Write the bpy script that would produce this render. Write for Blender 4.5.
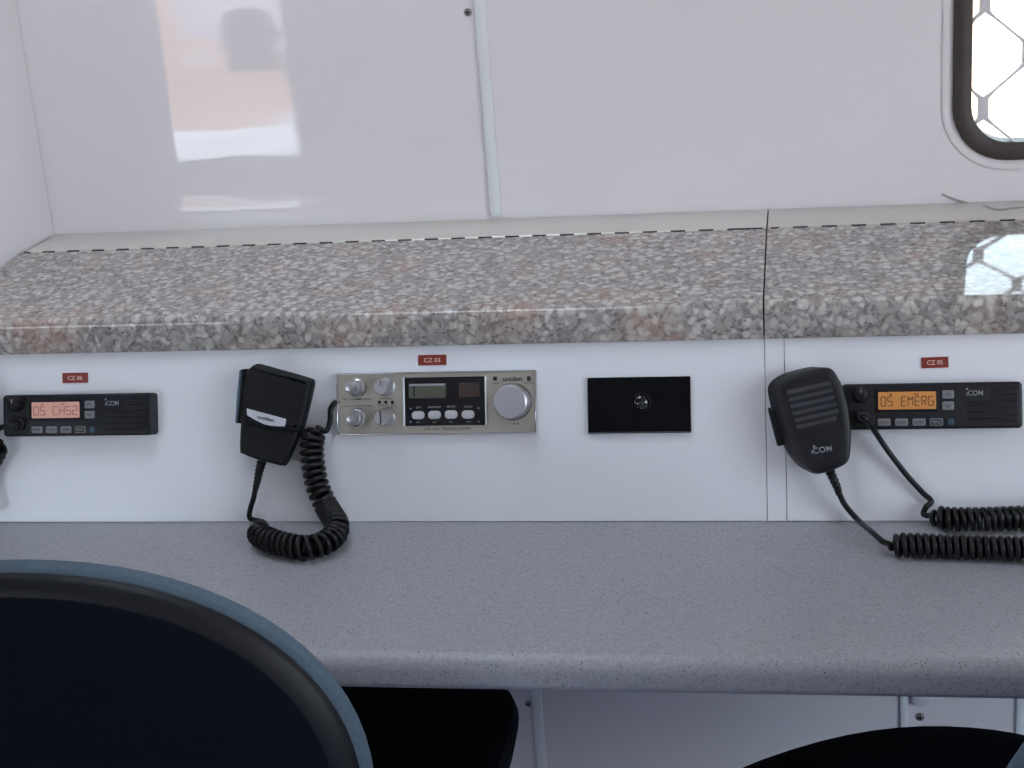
import bpy, bmesh, math, random
from mathutils import Vector, Matrix
random.seed(7)
for o in list(bpy.data.objects): bpy.data.objects.remove(o)
S = bpy.context.scene
COL = S.collection
PI = math.pi

# ------------------------------------------------------------------ camera
F_PX = 1620.0
YAW, PITCH, ROLL = math.radians(10.8065), math.radians(18.157), math.radians(-4.351)
CAM = Vector((0, 0, 1.31))
_f = Vector((-math.sin(YAW)*math.cos(PITCH), math.cos(YAW)*math.cos(PITCH), -math.sin(PITCH)))
_r = Vector((math.cos(YAW), math.sin(YAW), 0)); _u = _r.cross(_f)
CR = _r*math.cos(ROLL) + _u*math.sin(ROLL); CU = -_r*math.sin(ROLL) + _u*math.cos(ROLL); CF = _f
cd = bpy.data.cameras.new('camera'); cam = bpy.data.objects.new('camera', cd); COL.objects.link(cam)
cd.sensor_width = 36; cd.lens = F_PX/1024*36; cd.clip_start = .02; cd.clip_end = 200
cam.matrix_world = Matrix(((CR.x, CU.x, -CF.x, CAM.x), (CR.y, CU.y, -CF.y, CAM.y), (CR.z, CU.z, -CF.z, CAM.z), (0, 0, 0, 1)))
S.camera = cam
S.view_settings.view_transform = 'Standard'; S.view_settings.look = 'None'
S.view_settings.gamma = 1; S.view_settings.use_curve_mapping = False
S.view_settings.exposure = -0.45

# ------------------------------------------------------------------ sky and sun
W = bpy.data.worlds.new('sky'); S.world = W; W.use_nodes = True
wn = W.node_tree; wn.nodes.clear()
wo = wn.nodes.new('ShaderNodeOutputWorld'); wb = wn.nodes.new('ShaderNodeBackground'); ws = wn.nodes.new('ShaderNodeRGB')
ws.outputs[0].default_value = (.75, .87, 1, 1)           # bright hazy sky, the same all round
wb.inputs['Strength'].default_value = 9.0
wn.links.new(ws.outputs[0], wb.inputs[0]); wn.links.new(wb.outputs[0], wo.inputs[0])
sd = bpy.data.lights.new('sun', 'SUN'); sd.energy = 16; sd.angle = .01; sd.color = (1, .96, .9)
sun = bpy.data.objects.new('sun', sd); COL.objects.link(sun)
sun.rotation_euler = Vector((.75, .03, -.66)).to_track_quat('-Z', 'Y').to_euler()

# ------------------------------------------------------------------ photo pixel -> point on a plane
def ray(x, y): return (CR*(x-512) + CU*(384-y) + CF*F_PX).normalized()
def hit(x, y, P, n):
    d = ray(x, y); return CAM + d*((Vector(P)-CAM).dot(n)/d.dot(n))
def on_z(x, y, z): return hit(x, y, (0, 0, z), Vector((0, 0, 1)))
def on_y(x, y, yy): return hit(x, y, (0, yy, 0), Vector((0, 1, 0)))

DESK_Z = .73
TILT = math.radians(18.35)                     # the console face leans back
PO = on_z(512, 522, DESK_Z)                    # a point of the line where the console face meets the desk
EU = Vector((0, math.sin(TILT), math.cos(TILT))); EN = Vector((0, -math.cos(TILT), math.sin(TILT)))
PROT = (PI/2-TILT, 0, 0)
def uv(x, y, n=0.0):                           # photo pixel -> (u, v) on the console face, n metres proud
    p = hit(x, y, PO+EN*n, EN)-PO; return Vector((p.x, p.dot(EU)))
def world(u, v, n=0.0): return PO + Vector((u, 0, 0)) + EU*v + EN*n

# ------------------------------------------------------------------ materials
def srgb(r, g, b):
    f = lambda c: (c/12.92 if c <= .04045 else ((c+.055)/1.055)**2.4)
    return (f(r/255), f(g/255), f(b/255), 1)
def base_mat(name):
    m = bpy.data.materials.new(name); m.use_nodes = True
    return m, m.node_tree, m.node_tree.nodes['Principled BSDF']
def mat(name, col, rough=.5, metal=0., spec=.5, var=.04, scale=40, bump=0., bscale=200, stretch=(1, 1, 1), coat=0.):
    m, t, b = base_mat(name)
    tc = t.nodes.new('ShaderNodeTexCoord'); mp = t.nodes.new('ShaderNodeMapping'); mp.inputs['Scale'].default_value = stretch
    t.links.new(tc.outputs['Object'], mp.inputs[0])
    n = t.nodes.new('ShaderNodeTexNoise'); n.inputs['Scale'].default_value = scale; n.inputs['Detail'].default_value = 3
    t.links.new(mp.outputs[0], n.inputs['Vector'])
    r = t.nodes.new('ShaderNodeValToRGB'); r.color_ramp.elements[0].position = .3; r.color_ramp.elements[1].position = .7
    r.color_ramp.elements[0].color = tuple(c*(1-var) for c in col[:3])+(1,)
    r.color_ramp.elements[1].color = tuple(min(1, c*(1+var)) for c in col[:3])+(1,)
    t.links.new(n.outputs['Fac'], r.inputs[0]); t.links.new(r.outputs[0], b.inputs['Base Color'])
    b.inputs['Roughness'].default_value = rough; b.inputs['Metallic'].default_value = metal
    b.inputs['Specular IOR Level'].default_value = spec
    if coat: b.inputs['Coat Weight'].default_value = coat; b.inputs['Coat Roughness'].default_value = .05
    if bump:
        n2 = t.nodes.new('ShaderNodeTexNoise'); n2.inputs['Scale'].default_value = bscale; n2.inputs['Detail'].default_value = 2
        t.links.new(mp.outputs[0], n2.inputs['Vector'])
        bp = t.nodes.new('ShaderNodeBump'); bp.inputs['Strength'].default_value = 1; bp.inputs['Distance'].default_value = bump
        t.links.new(n2.outputs['Fac'], bp.inputs['Height']); t.links.new(bp.outputs[0], b.inputs['Normal'])
        if coat: t.links.new(bp.outputs[0], b.inputs['Coat Normal'])
    return m
def emit_mat(name, col, strength, rough=.3):
    m, t, b = base_mat(name)
    tc = t.nodes.new('ShaderNodeTexCoord'); n = t.nodes.new('ShaderNodeTexNoise'); n.inputs['Scale'].default_value = 60
    t.links.new(tc.outputs['Object'], n.inputs['Vector'])
    r = t.nodes.new('ShaderNodeValToRGB'); r.color_ramp.elements[0].color = tuple(c*.9 for c in col[:3])+(1,); r.color_ramp.elements[1].color = col
    t.links.new(n.outputs['Fac'], r.inputs[0])
    t.links.new(r.outputs[0], b.inputs['Base Color']); t.links.new(r.outputs[0], b.inputs['Emission Color'])
    b.inputs['Emission Strength'].default_value = strength; b.inputs['Roughness'].default_value = rough
    return m
def glass_mat(name, tint=(1, 1, 1, 1), gl=1.0):
    m = bpy.data.materials.new(name); m.use_nodes = True; t = m.node_tree; t.nodes.clear()
    o = t.nodes.new('ShaderNodeOutputMaterial'); mx = t.nodes.new('ShaderNodeMixShader')
    a = t.nodes.new('ShaderNodeBsdfTransparent'); a.inputs[0].default_value = tint
    g = t.nodes.new('ShaderNodeBsdfGlossy'); g.inputs['Roughness'].default_value = .02
    fr = t.nodes.new('ShaderNodeFresnel'); fr.inputs['IOR'].default_value = 1.45
    t.links.new(fr.outputs[0], mx.inputs[0]); t.links.new(a.outputs[0], mx.inputs[1]); t.links.new(g.outputs[0], mx.inputs[2])
    t.links.new(mx.outputs[0], o.inputs[0]); return m
def granite_mat(name):
    m, t, b = base_mat(name)
    tc = t.nodes.new('ShaderNodeTexCoord')
    wv = t.nodes.new('ShaderNodeTexNoise'); wv.inputs['Scale'].default_value = 90; wv.inputs['Detail'].default_value = 2
    t.links.new(tc.outputs['Object'], wv.inputs['Vector'])
    mxv = t.nodes.new('ShaderNodeMixRGB'); mxv.blend_type = 'LINEAR_LIGHT'; mxv.inputs[0].default_value = .006
    t.links.new(tc.outputs['Object'], mxv.inputs[1]); t.links.new(wv.outputs['Color'], mxv.inputs[2])
    def vor(sc, feat, rnd=1.0):
        v = t.nodes.new('ShaderNodeTexVoronoi'); v.feature = feat; v.inputs['Scale'].default_value = sc; v.inputs['Randomness'].default_value = rnd
        t.links.new(mxv.outputs[0], v.inputs['Vector']); return v
    def ramp(src, *st):
        r = t.nodes.new('ShaderNodeValToRGB'); e = r.color_ramp.elements
        e[0].position, e[0].color = st[0]; e[1].position, e[1].color = st[-1]
        for p, c in st[1:-1]:
            x = e.new(p); x.color = c
        t.links.new(src, r.inputs[0]); return r
    def mix(fac, a, c, mode='MIX'):
        x = t.nodes.new('ShaderNodeMixRGB'); x.blend_type = mode
        for i, s in ((0, fac), (1, a), (2, c)):
            if hasattr(s, 'is_output'): t.links.new(s, x.inputs[i])
            else: x.inputs[i].default_value = s
        return x.outputs[0]
    v1 = vor(120, 'F1'); v2 = vor(300, 'F1')
    cell = ramp(v1.outputs['Color'], (0.1, srgb(168, 162, 156)), (.45, srgb(194, 188, 182)), (.9, srgb(208, 203, 197)))
    # blobs: light in the middle, dirt brown between
    blob = ramp(v1.outputs['Distance'], (.30, (1, 1, 1, 1)), (.56, (0, 0, 0, 1)))
    n = t.nodes.new('ShaderNodeTexNoise'); n.inputs['Scale'].default_value = 14; n.inputs['Detail'].default_value = 3
    t.links.new(tc.outputs['Object'], n.inputs['Vector'])
    warm = ramp(n.outputs['Fac'], (.45, srgb(150, 147, 145)), (.7, srgb(168, 146, 134)))
    fine = ramp(v2.outputs['Color'], (.15, srgb(84, 78, 74)), (.42, srgb(142, 136, 131)), (.8, srgb(178, 172, 167)))
    dirt = mix(.55, warm.outputs[0], fine.outputs[0])
    c1 = mix(blob.outputs[0], dirt, cell.outputs[0])
    # dark mineral specks in clusters
    n2 = t.nodes.new('ShaderNodeTexNoise'); n2.inputs['Scale'].default_value = 260; n2.inputs['Detail'].default_value = 1
    t.links.new(tc.outputs['Object'], n2.inputs['Vector'])
    sp = ramp(n2.outputs['Fac'], (.62, (0, 0, 0, 1)), (.70, (.8, .8, .8, 1)))
    n3 = t.nodes.new('ShaderNodeTexNoise'); n3.inputs['Scale'].default_value = 30
    t.links.new(tc.outputs['Object'], n3.inputs['Vector'])
    cl = ramp(n3.outputs['Fac'], (.48, (0, 0, 0, 1)), (.6, (1, 1, 1, 1)))
    f = mix(1.0, sp.outputs[0], cl.outputs[0], 'MULTIPLY')
    c2 = mix(f, c1, srgb(74, 68, 64))
    pk = ramp(n.outputs['Fac'], (.55, (0, 0, 0, 1)), (.75, (.22, .22, .22, 1)))
    c3 = mix(pk.outputs[0], c2, srgb(186, 150, 132))
    t.links.new(c3, b.inputs['Base Color'])
    b.inputs['Roughness'].default_value = .06; b.inputs['Specular IOR Level'].default_value = .5
    return m
def speckle_mat(name):
    m, t, b = base_mat(name)
    tc = t.nodes.new('ShaderNodeTexCoord')
    n = t.nodes.new('ShaderNodeTexNoise'); n.inputs['Scale'].default_value = 420; n.inputs['Detail'].default_value = 2
    t.links.new(tc.outputs['Object'], n.inputs['Vector'])
    r = t.nodes.new('ShaderNodeValToRGB'); e = r.color_ramp.elements
    e[0].position = .3; e[0].color = srgb(147, 148, 153); e[1].position = .72; e[1].color = srgb(169, 170, 175)
    t.links.new(n.outputs['Fac'], r.inputs[0])
    v = t.nodes.new('ShaderNodeTexVoronoi'); v.inputs['Scale'].default_value = 260
    t.links.new(tc.outputs['Object'], v.inputs['Vector'])
    k = t.nodes.new('ShaderNodeValToRGB'); k.color_ramp.elements[0].position = .13; k.color_ramp.elements[0].color = (1, 1, 1, 1)
    k.color_ramp.elements[1].position = .22; k.color_ramp.elements[1].color = (0, 0, 0, 1)
    t.links.new(v.outputs['Distance'], k.inputs[0])
    c = t.nodes.new('ShaderNodeSeparateColor'); t.links.new(v.outputs['Color'], c.inputs[0])
    g = t.nodes.new('ShaderNodeMath'); g.operation = 'GREATER_THAN'; g.inputs[1].default_value = .62; t.links.new(c.outputs[0], g.inputs[0])
    mu = t.nodes.new('ShaderNodeMath'); mu.operation = 'MULTIPLY'; t.links.new(k.outputs[0], mu.inputs[0]); t.links.new(g.outputs[0], mu.inputs[1])
    x = t.nodes.new('ShaderNodeMixRGB'); t.links.new(mu.outputs[0], x.inputs[0]); t.links.new(r.outputs[0], x.inputs[1]); x.inputs[2].default_value = srgb(96, 94, 98)
    t.links.new(x.outputs[0], b.inputs['Base Color']); b.inputs['Roughness'].default_value = .42
    bp = t.nodes.new('ShaderNodeBump'); bp.inputs['Distance'].default_value = .0002; t.links.new(n.outputs['Fac'], bp.inputs['Height'])
    t.links.new(bp.outputs[0], b.inputs['Normal'])
    return m

M = dict(
    wall=mat('gloss_white_wall', srgb(228, 223, 224), .035, spec=.8, var=.012, scale=3, bump=.0006, bscale=7, stretch=(.5, 1, 2.2)),
    shell=mat('interior_white', srgb(222, 222, 220), .35, var=.02, scale=3),
    trim=mat('white_trim', srgb(226, 230, 232), .3, var=.01),
    panel=mat('white_melamine', srgb(226, 228, 232), .3, var=.012, scale=6, bump=.0001, bscale=500),
    ledge=mat('off_white_ledge', srgb(212, 207, 198), .3, var=.02, scale=10),
    granite=granite_mat('granite_laminate'), edge=mat('dark_laminate_edge', srgb(92, 66, 52), .6),
    desk=speckle_mat('grey_speckle_laminate'), board=mat('chipboard_underside', srgb(150, 146, 140), .8),
    hinge=mat('bright_hinge_metal', srgb(226, 222, 212), .3, .7), pin=mat('gap_shade_hinge_pin', srgb(40, 36, 32), .5, .6),  # pin coloured dark for the shade in the gaps between knuckles
    rubber=mat('dark_window_rubber', srgb(62, 55, 52), .55, var=.12, scale=30),
    alu=mat('grille_aluminium', srgb(214, 212, 216), .5, .1), glass=glass_mat('window_glass', (.97, 1, .98, 1)),
    screw=mat('screw_metal', srgb(150, 148, 145), .35, .8), hole=mat('dark_recess', srgb(12, 12, 14), .8),
    blk=mat('black_plastic', srgb(20, 21, 27), .45, spec=.35, var=.1, scale=200, bump=.00005, bscale=1500),
    blk2=mat('black_textured_plastic', srgb(15, 16, 20), .5, spec=.28, var=.1, scale=300, bump=.0001, bscale=1800),
    slat=mat('dark_grey_slat', srgb(33, 33, 39), .4),
    dark=mat('black_recess_plastic', srgb(9, 9, 11), .6),
    cord=mat('black_cord_rubber', srgb(10, 10, 13), .35, spec=.35, var=.1),
    lever=mat('steel_blue_lever', srgb(86, 108, 124), .35, .3), badge=mat('silver_badge', srgb(200, 200, 208), .35, .2),
    ink=mat('dark_print', srgb(42, 40, 40), .6), grey=mat('grey_print', srgb(150, 152, 158), .6),
    key=mat('grey_key', srgb(122, 122, 126), .5), teal=mat('teal_key', srgb(44, 76, 88), .5),
    keydark=mat('dark_key', srgb(34, 34, 38), .5), lcdink=mat('lcd_segments', srgb(74, 44, 24), .6), lcdink2=mat('lcd_faint_segments', srgb(156, 100, 88), .6),
    lcd_o=emit_mat('amber_backlit_lcd', srgb(204, 138, 72), .10), lcd_p=emit_mat('pink_backlit_lcd', srgb(218, 162, 144), .12),
    silver=mat('brushed_silver_face', srgb(176, 170, 158), .42, .45, var=.05, scale=120, stretch=(.05, 1, 1)),
    chrome=mat('chrome', srgb(205, 205, 208), .14, .95, var=.02), knob=mat('machined_knob', srgb(196, 196, 200), .28, .8, var=.02),
    knobdark=mat('knob_skirt', srgb(92, 92, 96), .3, .8), window=mat('black_display_window', srgb(16, 16, 24), .12, var=.02),
    kface=mat('satin_knob_face', srgb(176, 175, 182), .35, .4, var=.02),
    lcd_g=mat('olive_lcd_off', srgb(84, 84, 72), .3), led_b=mat('brown_filter', srgb(66, 54, 52), .25), pill=mat('pale_grey_button', srgb(186, 184, 188), .4),
    red=mat('red_label_tape', srgb(128, 44, 30), .35, var=.08, scale=90), emboss=mat('embossed_white', srgb(224, 190, 182), .6),
    plate=mat('matte_black_plate', srgb(11, 10, 16), .8, spec=.12, var=.12, scale=200, bump=.0002, bscale=900), dome=mat('smoked_dome', srgb(18, 20, 26), .08, coat=.6),
    fabric=mat('blue_grey_upholstery', srgb(78, 94, 108), .85, var=.1, scale=300, bump=.0002, bscale=900),
    navy=mat('navy_black_upholstery', srgb(12, 14, 24), .95, spec=.12, var=.15, scale=300, bump=.0002, bscale=900),
    cshell=mat('black_chair_shell', srgb(14, 16, 21), .5, spec=.3, var=.1, scale=100, bump=.0001, bscale=900), steel=mat('black_steel', srgb(28, 28, 30), .4, .5),
    floor=mat('blue_bounce_floor', srgb(44, 66, 126), .5, var=.1, scale=60), dirt=mat('tan_dirt', srgb(166, 130, 106), .95, var=.16, scale=.6),  # unseen floor, blue picked so its bounce tints the wall under the desk
    carw=mat('pale_blue_white_paint', srgb(206, 214, 226), .25, coat=.6), carg=mat('dark_car_glass', srgb(24, 28, 34), .08), tyre=mat('tyre_rubber', srgb(24, 24, 25), .8),
    sealant=mat('grey_sealant', srgb(168, 164, 158), .7),
)

# ------------------------------------------------------------------ mesh helpers
def mesh_obj(name, bm, m, parent=None, smooth=40, loc=None, rot=None):
    bmesh.ops.recalc_face_normals(bm, faces=bm.faces)
    me = bpy.data.meshes.new(name); bm.to_mesh(me); bm.free()
    me.materials.append(M[m])
    if smooth is not None:
        for p in me.polygons: p.use_smooth = True
        me.set_sharp_from_angle(angle=math.radians(smooth))
    o = bpy.data.objects.new(name, me); COL.objects.link(o)
    if parent: o.parent = parent
    if loc: o.location = loc
    if rot: o.rotation_euler = rot
    return o
def empty(name, loc, rot=(0, 0, 0)):
    o = bpy.data.objects.new(name, None); COL.objects.link(o); o.location = loc; o.rotation_euler = rot; o.empty_display_size = .03
    return o
def tag(o, label, cat, group=None):
    o['label'] = label; o['category'] = cat
    if group: o['group'] = group
    return o
def struct(o, label=None):
    o['kind'] = 'structure'
    if label: o['label'] = label
    return o
def add_box(bm, x0, x1, y0, y1, z0, z1, bev=0, seg=2):
    r = bmesh.ops.create_cube(bm, size=1); vs = r['verts']
    for v in vs: v.co = Vector(((x0+x1)/2+v.co.x*(x1-x0), (y0+y1)/2+v.co.y*(y1-y0), (z0+z1)/2+v.co.z*(z1-z0)))
    if bev: bmesh.ops.bevel(bm, geom=list({e for v in vs for e in v.link_edges}), offset=bev, segments=seg, affect='EDGES', profile=.5)
    return bm
def box(*a, **k): return add_box(bmesh.new(), *a, **k)
def rrect(w, h, r, n=5, cx=0, cy=0):
    pts = []
    for qx, qy, a0 in ((1, 1, 0), (-1, 1, 90), (-1, -1, 180), (1, -1, 270)):
        for i in range(n+1):
            a = math.radians(a0+90*i/n); pts.append(Vector((cx+qx*(w/2-r)+r*math.cos(a), cy+qy*(h/2-r)+r*math.sin(a), 0)))
    return pts
def loft(bm, rings, cap0=True, cap1=True, close=True):
    vr = [[bm.verts.new(p) for p in r] for r in rings]; n = len(rings[0])
    for a, b in zip(vr, vr[1:]):
        for i in range(n if close else n-1):
            j = (i+1) % n; bm.faces.new((a[i], a[j], b[j], b[i]))
    if cap0: bm.faces.new(list(reversed(vr[0])))
    if cap1: bm.faces.new(vr[-1])
    return bm
def shrink(pts, d):                        # inset an outline (counter-clockwise or not) by d
    n = len(pts); area = sum(pts[i].x*pts[(i+1) % n].y-pts[(i+1) % n].x*pts[i].y for i in range(n)); s = 1 if area > 0 else -1
    out = []
    for i in range(n):
        a, b, c = pts[i-1], pts[i], pts[(i+1) % n]
        e1 = (b-a).to_2d(); e2 = (c-b).to_2d()
        if e1.length < 1e-9: e1 = e2
        if e2.length < 1e-9: e2 = e1
        e1.normalize(); e2.normalize()
        n1 = Vector((-e1.y, e1.x)); n2 = Vector((-e2.y, e2.x)); m = n1+n2
        m = m/max(m.length_squared*.5, .35)
        out.append(Vector((b.x+s*d*m.x, b.y+s*d*m.y, b.z)))
    return out
def atz(pts, z): return [Vector((p.x, p.y, z)) for p in pts]
def slab(outline, z0, z1, bev=0., seg=3):  # outline in XY, thick in Z, rounded front edge
    bm = bmesh.new(); rings = [atz(outline, z0)]
    if bev:
        for i in range(seg+1):
            a = PI/2*i/seg; rings.append(atz(shrink(outline, bev*(1-math.cos(a))), z1-bev+bev*math.sin(a)))
    else: rings.append(atz(outline, z1))
    return loft(bm, rings)
def lathe(prof, seg=32, cap=True):         # prof: (r, z) list, axis Z
    bm = bmesh.new()
    rings = [[Vector((r*math.cos(2*PI*i/seg), r*math.sin(2*PI*i/seg), z)) for i in range(seg)] for r, z in prof]
    return loft(bm, rings, cap, cap)
def catmull(pts, n=8):
    P = [pts[0]*2-pts[1]]+list(pts)+[pts[-1]*2-pts[-2]]; out = []
    for i in range(1, len(P)-2):
        for k in range(n):
            t = k/n; a, b, c, d = P[i-1:i+3]
            out.append(.5*((2*b)+(c-a)*t+(2*a-5*b+4*c-d)*t*t+(3*b-a-3*c+d)*t**3))
    out.append(P[-2].copy()); return out
def add_tube(bm, pts, r, seg=8, cap=True):
    n = len(pts); rr = r if isinstance(r, (list, tuple)) else [r]*n
    t0 = (pts[1]-pts[0]).normalized(); up = Vector((0, 0, 1)) if abs(t0.z) < .9 else Vector((1, 0, 0))
    N = (up-t0*up.dot(t0)).normalized(); rings = []
    for i in range(n):
        t = (pts[min(i+1, n-1)]-pts[max(i-1, 0)]).normalized()
        N = (N-t*N.dot(t)).normalized(); Bn = t.cross(N)
        rings.append([pts[i]+(N*math.cos(2*PI*k/seg)+Bn*math.sin(2*PI*k/seg))*rr[i] for k in range(seg)])
    return loft(bm, rings, cap, cap)
def tube(pts, r, seg=8): return add_tube(bmesh.new(), pts, r, seg)
def coil_points(path, R, pitch, per=12, R0=None):
    P = catmull(path, 14); L = [0]
    for a, b in zip(P, P[1:]): L.append(L[-1]+(b-a).length)
    tot = L[-1]; turns = max(1, round(tot/pitch)); n = turns*per
    t = (P[1]-P[0]).normalized(); N = Vector((0, 0, 1)); N = (N-t*N.dot(t)); N = N.normalized() if N.length > 1e-3 else Vector((1, 0, 0)); out = []; j = 0
    for i in range(n+1):
        s = tot*i/n
        while j < len(L)-2 and L[j+1] < s: j += 1
        f = (s-L[j])/max(L[j+1]-L[j], 1e-9); c = P[j].lerp(P[j+1], f); t = (P[j+1]-P[j]).normalized()
        N = (N-t*N.dot(t)).normalized(); Bn = t.cross(N); a = 2*PI*i/per
        e = min(1, i/per*.8+.25, (n-i)/per*.8+.25); out.append(c+(N*math.cos(a)+Bn*math.sin(a))*R*e)
    return out
def text_obj(s, h, name, m, parent, loc, depth=.0002, rot=(0, 0, 0), sx=1., width=None, bold=0.):
    c = bpy.data.curves.new(name, 'FONT'); c.body = s; c.align_x = 'CENTER'; c.align_y = 'CENTER'; c.size = 1; c.extrude = 0; c.resolution_u = 3; c.offset = bold
    t = bpy.data.objects.new(name, c); COL.objects.link(t); dg = bpy.context.evaluated_depsgraph_get()
    me = bpy.data.meshes.new_from_object(t.evaluated_get(dg)); bpy.data.objects.remove(t)
    xs = [v.co.x for v in me.vertices]; ys = [v.co.y for v in me.vertices]
    cx, cy = (min(xs)+max(xs))/2, (min(ys)+max(ys))/2; k = h/(max(ys)-min(ys)); kx = k*sx if width is None else width/(max(xs)-min(xs))
    for v in me.vertices: v.co = Vector(((v.co.x-cx)*kx, (v.co.y-cy)*k, 0))
    bm = bmesh.new(); bm.from_mesh(me); bpy.data.meshes.remove(me)
    g = bmesh.ops.extrude_face_region(bm, geom=list(bm.faces)); bmesh.ops.translate(bm, verts=[x for x in g['geom'] if isinstance(x, bmesh.types.BMVert)], vec=(0, 0, depth))
    return mesh_obj(name, bm, m, parent, None, loc, rot)
def plate_holes(outer, holes, y0, y1, f=lambda p, y: Vector((p[0], y, p[1]))):     # a board in a plane with holes through it
    bm = bmesh.new(); loops = []
    def ring(pts, y): return [bm.verts.new(f(p, y)) for p in pts]
    for y in (y0, y1):
        vs = [ring(l, y) for l in [outer]+holes]; ed = []
        for l in vs: ed += [bm.edges.new((l[i], l[(i+1) % len(l)])) for i in range(len(l))]
        bmesh.ops.triangle_fill(bm, use_beauty=True, use_dissolve=False, edges=ed); loops.append(vs)
    for a, b in zip(*loops):
        for i in range(len(a)):
            j = (i+1) % len(a); bm.faces.new((a[i], a[j], b[j], b[i]))
    return bm
def copy_tree(o, parent=None):
    c = o.copy(); COL.objects.link(c); c.parent = parent
    for ch in list(o.children): copy_tree(ch, c)
    return c

# ------------------------------------------------------------------ key distances
PANEL_TOP = uv(512, 346).y
TOPP = world(0, PANEL_TOP)
NOSE_Y = TOPP.y-.006
NOSE_BOT = on_y(512, 345, NOSE_Y).z
SL = math.radians(6.0)
LID_N = Vector((0, -math.sin(SL), math.cos(SL)))
LID_P = Vector((0, NOSE_Y, NOSE_BOT+.0335))
HINGE = hit(512, 236, LID_P, LID_N)
WALL_Y = on_z(512, 217, HINGE.z).y
SEAM_X = PO.x+uv(765.5, 400).x; SEAM2_X = PO.x+uv(785, 400).x
LEFT_X = -.828; X_END = 1.05; ROOM_L, ROOM_R, ROOM_F, CEIL = -2.7, 1.65, -.8, 2.05
DT = .030
DESK_F = on_z(512, 690, DESK_Z-DT+.003).y         # front of the desk edge

# ------------------------------------------------------------------ the setting
WIN_L, WIN_B, WIN_W, WIN_H = .149, .981, .62, .42
wcx, wcz = WIN_L+WIN_W/2, WIN_B+WIN_H/2
def xz(pts): return [(p.x, p.y) for p in pts]
hole = xz(rrect(WIN_W-.016, WIN_H-.016, .05, 8, wcx, wcz))
struct(mesh_obj('wall_back', plate_holes([(ROOM_L, -.05), (ROOM_R, -.05), (ROOM_R, CEIL), (ROOM_L, CEIL)], [hole], WALL_Y, WALL_Y+.035), 'wall', smooth=None), 'glossy white rear wall panel above and below the console')
wall_back = bpy.data.objects['wall_back']
HX0, HX1, HZ0, HZ1 = -2.15, -1.325, .575, 1.25
struct(mesh_obj('wall_front', plate_holes([(ROOM_L, -.05), (ROOM_R, -.05), (ROOM_R, CEIL), (ROOM_L, CEIL)], [[(HX0, HZ0), (HX1, HZ0), (HX1, HZ1), (HX0, HZ1)]], ROOM_F-.04, ROOM_F), 'shell', smooth=None))
struct(mesh_obj('wall_end', box(ROOM_L-.04, ROOM_L, ROOM_F-.04, WALL_Y+.035, -.05, CEIL), 'shell', smooth=None))
DY0, DY1, DZ1 = -.7, .75, 1.95
struct(mesh_obj('wall_right', plate_holes([(ROOM_F-.04, -.05), (WALL_Y+.035, -.05), (WALL_Y+.035, CEIL), (ROOM_F-.04, CEIL)], [[(DY0, .5), (DY1, .5), (DY1, DZ1), (DY0, DZ1)]], ROOM_R, ROOM_R+.04, lambda p, x: Vector((x, p[0], p[1]))), 'shell', smooth=None))
struct(mesh_obj('wall_left', box(LEFT_X-.03, LEFT_X, 1.28, WALL_Y-.0005, 0, CEIL, bev=.004), 'wall'), 'glossy white partition at the end of the console')
struct(mesh_obj('floor', box(ROOM_L, ROOM_R, ROOM_F, WALL_Y, -.05, 0), 'floor', smooth=None))
struct(mesh_obj('ceiling', plate_holes([(ROOM_L-.04, ROOM_F-.04), (ROOM_R+.04, ROOM_F-.04), (ROOM_R+.04, WALL_Y+.035), (ROOM_L-.04, WALL_Y+.035)], [[(-.78, .8), (-.25, .8), (-.25, 1.3), (-.78, 1.3)]], CEIL, CEIL+.05, lambda p, z: Vector((p[0], p[1], z))), 'shell', smooth=None))  # unseen roof opening added to brighten the left wall and partition
# open hatch behind the camera, seen as a reflection in the glossy wall
hatch = struct(empty('window_2', ((HX0+HX1)/2, ROOM_F, HZ0)))
mesh_obj('sill', box((HX0-HX1)/2, (HX1-HX0)/2, -.52, -.04, -.03, 0, bev=.004), 'panel', hatch)
# outside
struct(mesh_obj('ground', box(-60, 60, -70, 60, -.75, -.65), 'dirt', smooth=None), 'sunlit tan dirt ground outside the hatch')

# wall cover strips and their screws
def strip(n, px, z0, z1, w=.012):
    p = on_y(*px, WALL_Y)
    return struct(mesh_obj('trim_%d' % n, box(p.x-w/2, p.x+w/2, WALL_Y-.004, WALL_Y, z0, z1, bev=.0018), 'trim'))
strip(1, (488, 108), HINGE.z+.002, CEIL); strip(2, (538, 715), 0, .66, .0125)
strip(3, (904, 715), 0, .66, .009); strip(4, (1020, 715), 0, .66, .009)
def screw(px, name='screw', r=.0042):
    p = on_y(*px, WALL_Y)
    o = mesh_obj(name, lathe([(r, 0), (r, .0012), (r*.7, .0026), (r*.3, .003)], 16), 'screw', wall_back, 50, p, (PI/2, 0, 0))
    bm = box(-r*.7, r*.7, -.0005, .0005, .0025, .0032); add_box(bm, -.0005, .0005, -r*.7, r*.7, .0025, .0032)
    mesh_obj('screw_slot', bm, 'hole', o, None); return o
screw((468, 12)); screw((528.5, 703.5)); screw((920, 716.5), r=.005)
p = on_y(921, 698, WALL_Y)
tag(mesh_obj('cable_clip', slab(rrect(.024, .026, .008, 5), 0, .008, .003), 'key', None, 40, (p.x, WALL_Y-.0005, p.z+.006), (PI/2, 0, 0)), 'small grey cable clip on the wall under the desk beside a cover strip', 'clip')
bpy.data.objects['cable_clip'].data.materials[0] = M['alu']
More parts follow.
